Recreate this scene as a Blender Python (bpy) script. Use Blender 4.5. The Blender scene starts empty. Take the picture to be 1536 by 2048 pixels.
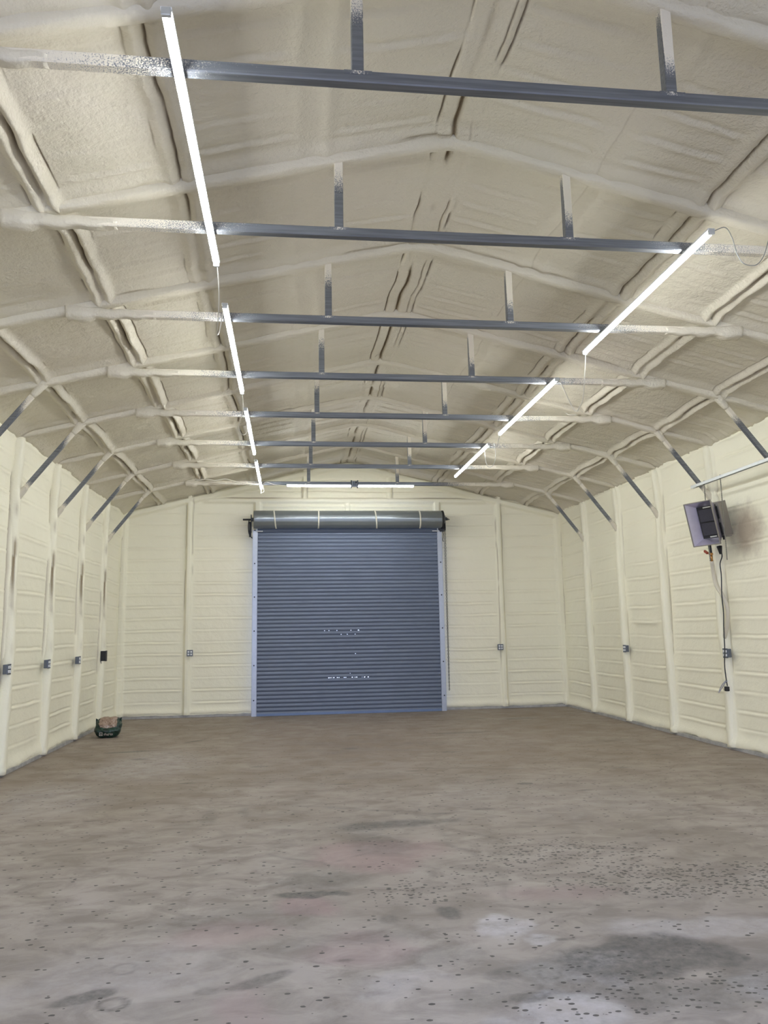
import bpy, bmesh, math, random
import numpy as np
from mathutils import Vector, Matrix

C = bpy.context.scene.collection
scene = bpy.context.scene

# ------------------------------------------------------------------ camera
cam_d = bpy.data.cameras.new('camera')
cam = bpy.data.objects.new('camera', cam_d)
C.objects.link(cam)
yaw, pit, rol, FPX = 0.12041213520430867, 0.1530037463105995, -0.017670877177710684, 1564.0102
cy, sy, cp, sp, cr, sr = math.cos(yaw), math.sin(yaw), math.cos(pit), math.sin(pit), math.cos(rol), math.sin(rol)
R0 = Vector((cy, -sy, 0)); Y0 = Vector((sy, cy, 0)); Z0 = Vector((0, 0, 1))
FW = Y0 * cp + Z0 * sp; U0 = -Y0 * sp + Z0 * cp
RT = R0 * cr + U0 * sr; UP = -R0 * sr + U0 * cr
M = Matrix.Identity(4)
for i in range(3):
    M[i][0] = RT[i]; M[i][1] = UP[i]; M[i][2] = -FW[i]
M[0][3], M[1][3], M[2][3] = -1.154, 0.0, 1.538
cam.matrix_world = M
cam_d.sensor_fit = 'VERTICAL'
cam_d.sensor_height = 24.0
cam_d.lens = FPX / 2048.0 * 24.0
cam_d.clip_start = 0.05
cam_d.clip_end = 200
scene.camera = cam

# ------------------------------------------------------------------ exposure
scene.view_settings.view_transform = 'Standard'
scene.view_settings.look = 'None'
scene.view_settings.gamma = 1.0
scene.view_settings.use_curve_mapping = False
scene.view_settings.exposure = 0
TUBE_POWER = 80.0         # emission strength of the LED tube lenses
SKY_STRENGTH = 6.4      # overcast daylight through the open front doorway

# ------------------------------------------------------------------ world (overcast daylight)
w = bpy.data.worlds.new('world'); scene.world = w; w.use_nodes = True
wb = w.node_tree.nodes['Background']
wb.inputs[0].default_value = (0.61, 0.70, 1.0, 1)
wb.inputs[1].default_value = SKY_STRENGTH
# light portal in the doorway behind the camera: only guides the daylight sampling
pd = bpy.data.lights.new('doorway_portal', 'AREA'); pd.shape = 'RECTANGLE'; pd.size = 7.2; pd.size_y = 3.8
pd.cycles.is_portal = True
po = bpy.data.objects.new('doorway_portal', pd); C.objects.link(po)
po.location = (0, -1.13, 1.92); po.rotation_euler = (math.pi / 2, 0, 0)

# ------------------------------------------------------------------ measurements (metres)
HW = 4.44                 # foam surface of the side walls
LEGX = 4.36
YF, YB = -1.05, 15.70     # front and back wall
Y1, BAY = 3.5217, 1.524
YK = [Y1 + BAY * k for k in range(8)]
ALLY = [Y1 + BAY * k for k in range(-3, 9)]
ZC = 4.303
def roof_foam(x):
    return 5.055 - 0.243 * np.sqrt(np.asarray(x, float) ** 2 + 0.12 ** 2) + 0.02
def raft_bottom(x):
    return 4.985 - 0.243 * math.sqrt(x * x + 0.10 ** 2) + 0.0

# ------------------------------------------------------------------ noise helpers
def vnoise(x, y, seed):
    r = np.random.RandomState(seed); G = 256
    g = r.rand(G, G)
    x = np.asarray(x, float) + 1000.37; y = np.asarray(y, float) + 1000.71
    xi = np.floor(x).astype(int); yi = np.floor(y).astype(int)
    fx = x - xi; fy = y - yi
    fx = fx * fx * (3 - 2 * fx); fy = fy * fy * (3 - 2 * fy)
    a = g[xi % G, yi % G]; b = g[(xi + 1) % G, yi % G]; c = g[xi % G, (yi + 1) % G]; d = g[(xi + 1) % G, (yi + 1) % G]
    return (a * (1 - fx) + b * fx) * (1 - fy) + (c * (1 - fx) + d * fx) * fy
def fbm(x, y, seed, o=3):
    s = 0; a = 1; t = 0
    for i in range(o):
        s = s + a * vnoise(x * 2 ** i, y * 2 ** i, seed + i); t += a; a *= .5
    return s / t
def sst(a, b, x):
    t = np.clip((x - a) / (b - a), 0, 1); return t * t * (3 - 2 * t)
def gau(d, s):
    return np.exp(-(d / s) ** 2)
def plateau(d, hw, soft):
    return 1 - sst(hw - soft, hw + soft, np.abs(d))

# ------------------------------------------------------------------ object helpers
def tag(o, label=None, cat=None, group=None, kind=None):
    if label: o['label'] = label
    if cat: o['category'] = cat
    if group: o['group'] = group
    if kind: o['kind'] = kind
    return o
def empty(name, loc, label=None, cat=None, group=None, kind=None, rot=(0, 0, 0)):
    o = bpy.data.objects.new(name, None); C.objects.link(o)
    o.location = loc; o.rotation_euler = rot; o.empty_display_size = .1
    return tag(o, label, cat, group, kind)
def link_mesh(name, me, mat, parent=None, smooth=True):
    o = bpy.data.objects.new(name, me); C.objects.link(o)
    if mat: me.materials.append(mat)
    if parent: o.parent = parent
    if len(me.polygons): me.polygons.foreach_set('use_smooth', [smooth] * len(me.polygons))
    return o
def copy_tree(o, parent=None):
    c = o.copy(); C.objects.link(c)
    if parent: c.parent = parent
    for ch in list(o.children): copy_tree(ch, c)
    return c
def grid_mesh(name, P, keep=None, attrs=None):
    """P: (n,m,3) points -> one mesh"""
    n, m, _ = P.shape
    me = bpy.data.meshes.new(name)
    idx = np.arange(n * m).reshape(n, m)
    q = np.stack([idx[:-1, :-1], idx[1:, :-1], idx[1:, 1:], idx[:-1, 1:]], -1)
    if keep is not None: q = q[keep]
    q = q.reshape(-1, 4)
    used = np.zeros(n * m, bool); used[q.ravel()] = True
    remap = np.cumsum(used) - 1
    q = remap[q]; V = P.reshape(-1, 3)[used]
    me.vertices.add(len(V)); me.vertices.foreach_set('co', V.astype(np.float32).ravel())
    me.loops.add(len(q) * 4); me.polygons.add(len(q))
    me.loops.foreach_set('vertex_index', q.ravel().astype(np.int32))
    me.polygons.foreach_set('loop_start', np.arange(0, len(q) * 4, 4, dtype=np.int32))
    me.polygons.foreach_set('loop_total', np.full(len(q), 4, dtype=np.int32))
    me.update(calc_edges=True); me.validate()
    for k, v in (attrs or {}).items():
        a = me.attributes.new(k, 'FLOAT', 'POINT')
        a.data.foreach_set('value', v.reshape(-1)[used].astype(np.float32))
    return me
def mesh_py(name, verts, faces, attrs=None):
    me = bpy.data.meshes.new(name); me.from_pydata([tuple(v) for v in verts], [], faces); me.update()
    bm = bmesh.new(); bm.from_mesh(me); bmesh.ops.recalc_face_normals(bm, faces=bm.faces); bm.to_mesh(me); bm.free()
    for k, v in (attrs or {}).items():
        a = me.attributes.new(k, 'FLOAT', 'POINT'); a.data.foreach_set('value', np.array(v, np.float32))
    return me
def boxes(name, lst, mat, parent=None, bevel=0.002, mats=None):
    """lst of (cx,cy,cz,sx,sy,sz[,rot matrix]) joined in one mesh"""
    bm = bmesh.new()
    for b in lst:
        r = b[6] if len(b) > 6 else Matrix.Identity(3)
        g = bmesh.ops.create_cube(bm, size=1)
        for v in g['verts']:
            v.co = Vector(b[:3]) + r @ Vector((v.co.x * b[3], v.co.y * b[4], v.co.z * b[5]))
    if bevel: bmesh.ops.bevel(bm, geom=list(bm.edges), offset=bevel, segments=2, affect='EDGES', profile=.6)
    me = bpy.data.meshes.new(name); bm.to_mesh(me); bm.free()
    return link_mesh(name, me, mat, parent, smooth=False)
def cyl(name, p0, p1, r, mat, parent=None, n=16, r2=None):
    p0 = Vector(p0); p1 = Vector(p1); bm = bmesh.new()
    g = bmesh.ops.create_cone(bm, cap_ends=True, segments=n, radius1=r, radius2=r if r2 is None else r2, depth=(p1 - p0).length)
    q = (p1 - p0).to_track_quat('Z', 'Y').to_matrix().to_4x4(); q.translation = (p0 + p1) / 2
    bmesh.ops.transform(bm, matrix=q, verts=bm.verts)
    me = bpy.data.meshes.new(name); bm.to_mesh(me); bm.free()
    o = link_mesh(name, me, mat, parent)
    for p in me.polygons: p.use_smooth = len(p.vertices) == 4
    return o
def catmull(pts, k=8):
    pts = [Vector(p) for p in pts]; P = [pts[0] * 2 - pts[1]] + pts + [pts[-1] * 2 - pts[-2]]
    out = []
    for i in range(1, len(P) - 2):
        for j in range(k):
            t = j / k
            out.append(0.5 * ((2 * P[i]) + (P[i + 1] - P[i - 1]) * t + (2 * P[i - 1] - 5 * P[i] + 4 * P[i + 1] - P[i + 2]) * t * t + (3 * P[i] - P[i - 1] - 3 * P[i + 1] + P[i + 2]) * t ** 3))
    return out + [pts[-1]]
def sweep(name, path, ring, up=Vector((0, 0, 1)), attr=None, jit=None):
    """sweep ring [(a,b)] (a = side, b = up) along path; attr(t,i) -> spray; jit(t,i)->scale"""
    path = [Vector(p) for p in path]; n = len(path); m = len(ring); V = []; A = []; F = []
    L = [0]
    for i in range(1, n): L.append(L[-1] + (path[i] - path[i - 1]).length)
    for i, p in enumerate(path):
        d = (path[min(i + 1, n - 1)] - path[max(i - 1, 0)]).normalized()
        s = d.cross(up)
        if s.length < 1e-4: s = d.cross(Vector((0, 1, 0)))
        s.normalize(); u = s.cross(d).normalized()
        for j, (a, b) in enumerate(ring):
            k = jit(L[i], j) if jit else 1
            V.append(p + s * a * k + u * b * k)
            A.append(attr(L[i] / L[-1], j) if attr else 1)
    for i in range(n - 1):
        for j in range(m):
            F.append((i * m + j, i * m + (j + 1) % m, (i + 1) * m + (j + 1) % m, (i + 1) * m + j))
    F.append(tuple(range(m))[::-1]); F.append(tuple((n - 1) * m + j for j in range(m)))
    return mesh_py(name, V, F, {'spray': A})
def wire(name, pts, r, mat, parent=None, n=8, k=6):
    ring = [(r * math.cos(2 * math.pi * i / n), r * math.sin(2 * math.pi * i / n)) for i in range(n)]
    return link_mesh(name, sweep(name, catmull(pts, k), ring, up=Vector((.31, .2, .93))), mat, parent)
def chamfer_ring(w, h, c=.005):
    a, b = w / 2, h / 2
    return [(-a, -b + c), (-a + c, -b), (a - c, -b), (a, -b + c), (a, b - c), (a - c, b), (-a + c, b), (-a, b - c)]
def super_ring(w, h, n=16, e=.45):
    out = []
    for i in range(n):
        t = 2 * math.pi * i / n; c, s = math.cos(t), math.sin(t)
        out.append((w / 2 * math.copysign(abs(c) ** e, c), h / 2 * math.copysign(abs(s) ** e, s)))
    return out
def lerp_path(p0, p1, n):
    p0 = Vector(p0); p1 = Vector(p1); return [p0.lerp(p1, i / n) for i in range(n + 1)]

# ------------------------------------------------------------------ materials
class NT:
    def __init__(s, name):
        s.m = bpy.data.materials.new(name); s.m.use_nodes = True; s.t = s.m.node_tree; s.n = s.t.nodes; s.b = s.n['Principled BSDF']
    def new(s, typ, **kw):
        x = s.n.new(typ)
        for k, v in kw.items():
            setattr(x, k, v)
        return x
    def link(s, a, b): s.t.links.new(a, b)
    def noise(s, vec, scale, detail=3, rough=.55, dist=0):
        x = s.new('ShaderNodeTexNoise'); x.inputs['Scale'].default_value = scale; x.inputs['Detail'].default_value = detail
        x.inputs['Roughness'].default_value = rough; x.inputs['Distortion'].default_value = dist
        s.link(vec, x.inputs['Vector']); return x.outputs['Fac']
    def ramp(s, fac, pts):
        x = s.new('ShaderNodeValToRGB'); e = x.color_ramp.elements
        while len(e) > len(pts): e.remove(e[-1])
        while len(e) < len(pts): e.new(.5)
        for i, (p, c) in enumerate(pts):
            e[i].position = p; e[i].color = (c, c, c, 1) if isinstance(c, (int, float)) else (*c, 1)
        s.link(fac, x.inputs[0]); return x.outputs[0]
    def math(s, op, a, b=None, clamp=False):
        x = s.new('ShaderNodeMath', operation=op, use_clamp=clamp)
        for i, v in enumerate((a, b)):
            if v is None: continue
            if isinstance(v, (int, float)): x.inputs[i].default_value = v
            else: s.link(v, x.inputs[i])
        return x.outputs[0]
    def mix(s, fac, a, b, typ='MIX'):
        x = s.new('ShaderNodeMix', data_type='RGBA', blend_type=typ)
        for k, v in ((0, fac), (6, a), (7, b)):
            if isinstance(v, (int, float)): x.inputs[k].default_value = v
            elif isinstance(v, tuple): x.inputs[k].default_value = (*v, 1)
            else: s.link(v, x.inputs[k])
        return x.outputs[2]
    def pos(s): return s.new('ShaderNodeNewGeometry').outputs['Position']
    def attr(s, nm): return s.new('ShaderNodeAttribute', attribute_name=nm).outputs['Fac']
    def scaled(s, vec, v):
        x = s.new('ShaderNodeMapping'); x.inputs['Scale'].default_value = v; s.link(vec, x.inputs[0]); return x.outputs[0]
    def bump(s, h, strength, dist, prev=None):
        x = s.new('ShaderNodeBump'); x.inputs['Strength'].default_value = strength; x.inputs['Distance'].default_value = dist
        s.link(h, x.inputs['Height'])
        if prev is not None: s.link(prev, x.inputs['Normal'])
        return x.outputs[0]

def foam_color(N, P, ca, cb):
    return N.mix(N.ramp(N.noise(P, .55, 3), [(.3, 0), (.7, 1)]), ca, cb)
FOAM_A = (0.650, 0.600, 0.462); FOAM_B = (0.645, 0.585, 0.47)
def mat_foam(name, rough_amp=.5, brown_patch=False, a=FOAM_A, b=FOAM_B):
    N = NT(name); P = N.pos()
    col = foam_color(N, P, a, b)
    crack = N.attr('crack')
    col = N.mix(crack, col, (0.20, 0.135, 0.06))
    if brown_patch:
        # noise-edged brown patch on the foam behind the gas heater
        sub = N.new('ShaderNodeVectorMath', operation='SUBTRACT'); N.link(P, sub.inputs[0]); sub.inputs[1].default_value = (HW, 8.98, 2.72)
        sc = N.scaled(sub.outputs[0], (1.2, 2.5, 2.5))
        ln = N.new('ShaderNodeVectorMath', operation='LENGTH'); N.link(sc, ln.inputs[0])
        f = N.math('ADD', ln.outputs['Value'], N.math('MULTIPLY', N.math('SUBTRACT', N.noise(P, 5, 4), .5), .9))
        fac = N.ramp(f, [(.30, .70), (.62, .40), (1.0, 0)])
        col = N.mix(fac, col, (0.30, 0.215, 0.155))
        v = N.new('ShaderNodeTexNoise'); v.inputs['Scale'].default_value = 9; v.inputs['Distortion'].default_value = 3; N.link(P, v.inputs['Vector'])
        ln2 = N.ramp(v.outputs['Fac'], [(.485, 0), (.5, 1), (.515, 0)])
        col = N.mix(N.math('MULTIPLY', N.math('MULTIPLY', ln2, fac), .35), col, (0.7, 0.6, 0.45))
    N.link(col, N.b.inputs['Base Color'])
    N.b.inputs['Roughness'].default_value = .55
    N.b.inputs['Specular IOR Level'].default_value = .35
    # orange-peel skin, patchy
    patch = N.ramp(N.noise(P, .9, 2), [(.35, .25), (.65, 1)])
    h = N.math('MULTIPLY', N.noise(P, 42, 3, .6), patch)
    nb = N.bump(h, rough_amp, .012)
    h2 = N.noise(P, 9, 3)
    nb = N.bump(h2, rough_amp * .6, .03, nb)
    N.link(nb, N.b.inputs['Normal'])
    return N.m
def mat_simple(name, col, rough=.5, metal=0, spec=.5, noise=None):
    N = NT(name)
    N.b.inputs['Base Color'].default_value = (*col, 1); N.b.inputs['Roughness'].default_value = rough; N.b.inputs['Metallic'].default_value = metal
    N.b.inputs['Specular IOR Level'].default_value = spec
    P = N.pos()
    sc, amt = noise or (12, .12)
    c2 = tuple(min(1, c * (1 - amt)) for c in col)
    N.link(N.mix(N.noise(P, sc, 3), tuple(min(1, c * (1 + amt * .6)) for c in col), c2), N.b.inputs['Base Color'])
    return N.m

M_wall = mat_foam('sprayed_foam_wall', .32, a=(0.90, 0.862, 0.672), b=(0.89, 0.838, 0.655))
M_wallr = mat_foam('sprayed_foam_wall_browned', .32, brown_patch=True, a=(0.90, 0.862, 0.672), b=(0.89, 0.838, 0.655))
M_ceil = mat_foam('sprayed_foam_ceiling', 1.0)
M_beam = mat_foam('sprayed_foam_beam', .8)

def mat_sprayed_steel():
    N = NT('galvanized_steel_with_foam_overspray'); P = N.pos()
    sp_ = N.attr('spray')
    big = N.noise(P, 6, 2); fine = N.noise(P, 130, 2, .7)
    f = N.math('ADD', sp_, N.math('MULTIPLY', N.math('SUBTRACT', big, .5), .45))
    f = N.math('ADD', f, N.math('MULTIPLY', N.math('SUBTRACT', fine, .5), 2.0))
    fac = N.ramp(f, [(.30, 0), (.70, 1)])
    streak = N.noise(N.scaled(P, (1.5, 40, 40)), 1.5, 3)
    steel = N.ramp(streak, [(.3, (0.150, 0.160, 0.178)), (.7, (0.235, 0.25, 0.272))])
    foam = foam_color(N, P, (0.76, 0.70, 0.55), (0.75, 0.68, 0.56))
    N.link(N.mix(fac, steel, foam), N.b.inputs['Base Color'])
    N.link(N.ramp(fac, [(0, .55), (1, 0.0)]), N.b.inputs['Metallic'])
    N.link(N.ramp(fac, [(0, .34), (1, .6)]), N.b.inputs['Roughness'])
    N.link(N.bump(N.math('MULTIPLY', N.noise(P, 60, 3), fac), .5, .006), N.b.inputs['Normal'])
    return N.m
M_steel = mat_sprayed_steel()
M_galv = mat_simple('galvanized_guide', (0.42, 0.445, 0.49), .38, .6)
M_galv2 = mat_simple('galvanized_strut', (0.62, 0.63, 0.60), .45, .5)
M_rod = mat_simple('threaded_rod_zinc', (0.20, 0.19, 0.15), .45, .7)
M_curtain = mat_simple('painted_slate_grey_steel', (0.150, 0.180, 0.245), .40, .15, .5, (3, .10))
M_coil = mat_simple('coiled_curtain_steel', (0.23, 0.25, 0.255), .25, .5, .5, (3, .1))
M_black = mat_simple('black_rubber', (0.012, 0.012, 0.013), .6)
M_dark = mat_simple('dark_steel', (0.035, 0.037, 0.042), .5, .4)
M_strap = mat_simple('cream_webbing', (0.62, 0.58, 0.48), .8)
M_white = mat_simple('white_plastic', (0.85, 0.85, 0.83), .4)
M_wire = mat_simple('white_wire', (0.68, 0.64, 0.55), .5)
M_greyw = mat_simple('grey_wire', (0.30, 0.30, 0.27), .5)
M_outlet = mat_simple('outlet_plate_steel', (0.13, 0.145, 0.17), .45, .5)
M_brass = mat_simple('brass', (0.55, 0.28, 0.09), .35, .8)
M_copper = mat_simple('red_valve', (0.35, 0.06, 0.025), .45, .3)
M_ss = mat_simple('stainless_reflector', (0.66, 0.63, 0.74), .30, .85, .5, (14, .15))
M_housing = mat_simple('heater_enamel', (0.30, 0.275, 0.235), .45, .3)
M_ceramic = mat_simple('heater_ceramic_tile', (0.055, 0.052, 0.062), .85, 0, .3, (160, .5))
M_rail = mat_simple('dusty_base_rail', (0.46, 0.445, 0.42), .7, .2, .4, (9, .5))
M_chain = mat_simple('chain_zinc', (0.22, 0.21, 0.17), .4, .8)
M_plug = mat_simple('clear_tag', (0.45, 0.45, 0.50), .3)

def mat_tube():
    m = bpy.data.materials.new('lit_tube_lens'); m.use_nodes = True; t = m.node_tree
    for n in list(t.nodes): t.nodes.remove(n)
    e = t.nodes.new('ShaderNodeEmission'); o = t.nodes.new('ShaderNodeOutputMaterial')
    e.inputs[0].default_value = (0.93, 0.97, 1.0, 1); e.inputs[1].default_value = TUBE_POWER
    t.links.new(e.outputs[0], o.inputs[0]); return m
M_tube = mat_tube()

# ------------------------------------------------------------------ FLOOR
# stains are marks of the concrete itself, kept as densities on the slab and broken up by noise
def ax(lst): return np.concatenate([np.arange(a, b, s) for a, b, s in lst])
fx = ax([(-4.6, 4.601, .02)])
fy = ax([(-1.15, 2.9, .15), (2.9, 6.5, .015), (6.5, 10, .025), (10, 15.85, .05)])
X, Y = np.meshgrid(fx, fy, indexing='ij')
def ell(cx, cy, rx, ry, ang=0, soft=.5, n=.35, seed=5, sc=3.5):
    c, s = math.cos(ang), math.sin(ang); dx = X - cx; dy = Y - cy
    u = (dx * c + dy * s) / rx; v = (-dx * s + dy * c) / ry
    d = np.sqrt(u * u + v * v) + (fbm(X * sc, Y * sc, seed, 4) - .5) * 2 * n
    return 1 - sst(1 - soft, 1 + soft * .3, d)
dark = np.zeros_like(X); lite = np.zeros_like(X); spk = np.zeros_like(X); pink = np.zeros_like(X)
def add(A, m, k): np.maximum(A, m * k, out=A)
# big damp stain, lower right
add(dark, ell(.50, 3.80, .50, .26, .15, .35, .55, 11, 5), .9); add(dark, ell(.20, 3.58, .42, .20, -.5, .3, .5, 12, 5), .55)
add(dark, ell(-.28, 3.55, .22, .12, .2, .4, .5, 13, 6), .35); add(dark, ell(.95, 3.60, .30, .14, .6, .4, .5, 14, 6), .4)
add(dark, ell(.62, 3.40, .5, .14, .2, .4, .5, 14, 6), .5)
add(dark, ell(-.36, 6.62, .42, .17, .1, .6, .6, 15, 4), .75); add(dark, ell(-.50, 6.05, .30, .35, .3, .7, .6, 16, 4), .42)
add(dark, ell(-1.02, 4.98, .20, .055, -.1, .3, .7, 17, 10), .95); add(dark, ell(-.95, 5.25, .35, .22, 0, .6, .6, 18, 6), .45)
add(dark, ell(-.285, 4.56, .075, .13, .2, .4, .4, 19, 9), .8); add(dark, ell(-.62, 4.50, .06, .08, 0, .5, .4, 20), .55)
add(dark, ell(1.21, 8.04, .09, .055, 0, .3, .5, 21, 10), 1.0); add(dark, ell(.52, 7.0, .12, .05, 0, .4, .5, 22), .6)
add(dark, ell(.17, 6.65, .13, .07, .3, .5, .6, 23, 8), .55); add(dark, ell(1.50, 12.15, .6, .13, .05, .5, .5, 24, 3), .55)
add(dark, ell(2.82, 13.8, .34, .18, 0, .4, .4, 25, 3), .6); add(dark, ell(1.95, 13.95, .45, .09, .1, .5, .5, 26, 3), .45)
add(dark, ell(-2.02, 3.80, .14, .07, .45, .25, .4, 27, 9), .75); add(dark, ell(-1.28, 3.84, .19, .055, .55, .3, .45, 28, 9), .65)
add(dark, ell(-1.52, 3.77, .07, .04, 0, .3, .4, 29, 9), .5); add(dark, ell(-1.45, 4.66, .55, .20, .15, .7, .6, 30, 5), .35)
add(dark, ell(-.80, 4.26, .45, .12, .1, .7, .6, 31, 5), .35); add(dark, ell(-.45, 3.95, .30, .12, .3, .7, .6, 32, 5), .38)
add(dark, ell(-.15, 3.75, .15, .06, .2, .3, .6, 33, 9), .5); add(dark, ell(-.14, 3.50, .10, .05, 0, .3, .5, 34, 9), .7)
add(dark, ell(-3.35, 11.3, .30, .10, .2, .4, .5, 35, 3), .75); add(dark, ell(-3.05, 10.6, .16, .07, 0, .4, .5, 36, 4), .7)
add(dark, ell(-.35, 10.9, .12, .06, 0, .4, .5, 37, 4), .8); add(dark, ell(-2.55, 12.2, .28, .06, .9, .4, .5, 38, 4), .6)
add(dark, ell(-1.55, 7.3, .06, .30, .1, .5, .7, 39, 6), .38); add(dark, ell(-1.85, 7.2, .07, .28, .1, .5, .7, 40, 6), .38)
add(dark, ell(3.3, 10.8, .5, .16, .3, .7, .6, 41, 3), .35)
for i, (a, b, r) in enumerate([(3.3, 9.5, .10), (.2, 9.0, .1), (.9, 8.3, .12), (1.7, 7.6, .12), (2.5, 8.7, .12), (-.6, 8.4, .14), (-2.2, 8.8, .12), (-2.8, 7.2, .10), (2.2, 6.6, .1), (-1.5, 9.7, .12), (-.2, 12.3, .2), (.9, 10.3, .18), (.1, 6.9, .12), (1.9, 10.8, .14), (-.9, 4.0, .06), (.10, 4.12, .05), (.22, 4.08, .05)]):
    add(dark, ell(a, b, r, r * .35, 0, .5, .7, 50 + i, 8), .6)
# cracks / drag lines
def line(pts, wd, k, seed):
    best = np.full_like(X, 9.)
    wob = (fbm(X * 3, Y * 3, seed) - .5) * .18
    for (x0, y0), (x1, y1) in zip(pts[:-1], pts[1:]):
        L2 = (x1 - x0) ** 2 + (y1 - y0) ** 2
        t = np.clip(((X - x0) * (x1 - x0) + (Y - y0) * (y1 - y0)) / L2, 0, 1)
        best = np.minimum(best, np.hypot(X - x0 - t * (x1 - x0) + wob, Y - y0 - t * (y1 - y0) + wob))
    add(dark, gau(best, wd) * (.5 + .7 * fbm(X * 4, Y * 4, seed + 1)), k)
line([(-1.9, 8.5), (-1.0, 8.9), (.1, 9.2), (1.4, 8.9)], .03, .45, 60)
line([(-1.5, 7.6), (-.8, 7.3), (-.1, 7.0), (.1, 6.5), (.35, 6.0), (.3, 5.6)], .03, .45, 62)
line([(.05, 6.9), (.0, 5.9), (.25, 5.5), (.1, 4.8), (.05, 4.4)], .025, .4, 64)
line([(-1.2, 6.6), (-1.3, 5.9), (-.9, 5.6), (-.2, 6.1)], .02, .4, 66)
# rings and scuffs
def ring(cx, cy, r, k, asp=1.0, wd=.006):
    d = np.abs(np.hypot(X - cx, (Y - cy) / asp) - r); add(dark, gau(d, wd * 1.7) * (.4 + .9 * fbm(X * 6, Y * 6, 70)), k)
ring(-1.90, 3.71, .062, 1.0, .9); ring(-1.905, 3.715, .052, .7, .9); ring(-1.93, 4.07, .06, .5, 1.0)
dd = np.hypot(X + .01, Y - 3.60); arc = gau(np.abs(dd - .17), .012) * sst(.0, .15, Y - 3.66) ; add(dark, arc, 1.0)
dd = np.hypot(X - .01, Y - 3.70); arc = gau(np.abs(dd - .05), .012); add(dark, arc, .8)
# light scraped / mortar patches
add(lite, ell(-.03, 4.30, .17, .17, .5, .3, .5, 80, 7), .95); add(lite, ell(.10, 4.10, .10, .08, .2, .3, .4, 81, 9), .7)
add(lite, ell(-.10, 3.30, .32, .20, .3, .3, .5, 82, 5), .75); add(lite, ell(.15, 3.75, .30, .16, .3, .5, .6, 83, 5), .5)
add(lite, ell(.95, 4.12, .60, .14, -.1, .5, .6, 84, 4), .55); add(lite, ell(.88, 3.42, .18, .14, .2, .3, .5, 85, 6), .6)
add(lite, ell(.27, 3.60, .10, .12, .2, .3, .5, 86, 6), .5); add(lite, ell(-.70, 3.72, .25, .14, .2, .5, .6, 87, 6), .45)
add(lite, ell(-1.9, 4.0, .7, .35, .1, .7, .6, 88, 3), .35); add(lite, ell(-2.9, 10.2, .8, 1.2, 0, .8, .5, 89, 1.2), .42)
add(lite, ell(-3.4, 8.2, .8, 1.0, 0, .8, .5, 90, 1.2), .35); add(lite, ell(1.2, 7.5, 1.4, 1.3, 0, .9, .5, 91, 1.2), .22)
# pink tint patches
add(pink, ell(-.62, 5.7, .55, .38, .2, .6, .6, 95, 3), .8); add(pink, ell(-1.05, 4.75, .20, .2, .2, .5, .5, 96, 4), .9)
add(pink, ell(-1.45, 4.45, .35, .2, .2, .6, .5, 97, 4), .6); add(pink, ell(-.85, 4.1, .30, .25, .2, .6, .5, 98, 4), .6)
add(pink, ell(.35, 4.75, .5, .2, -.2, .6, .5, 99, 4), .5); add(pink, ell(-1.35, 3.55, .15, .3, 0, .6, .5, 100, 5), .5)
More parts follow.
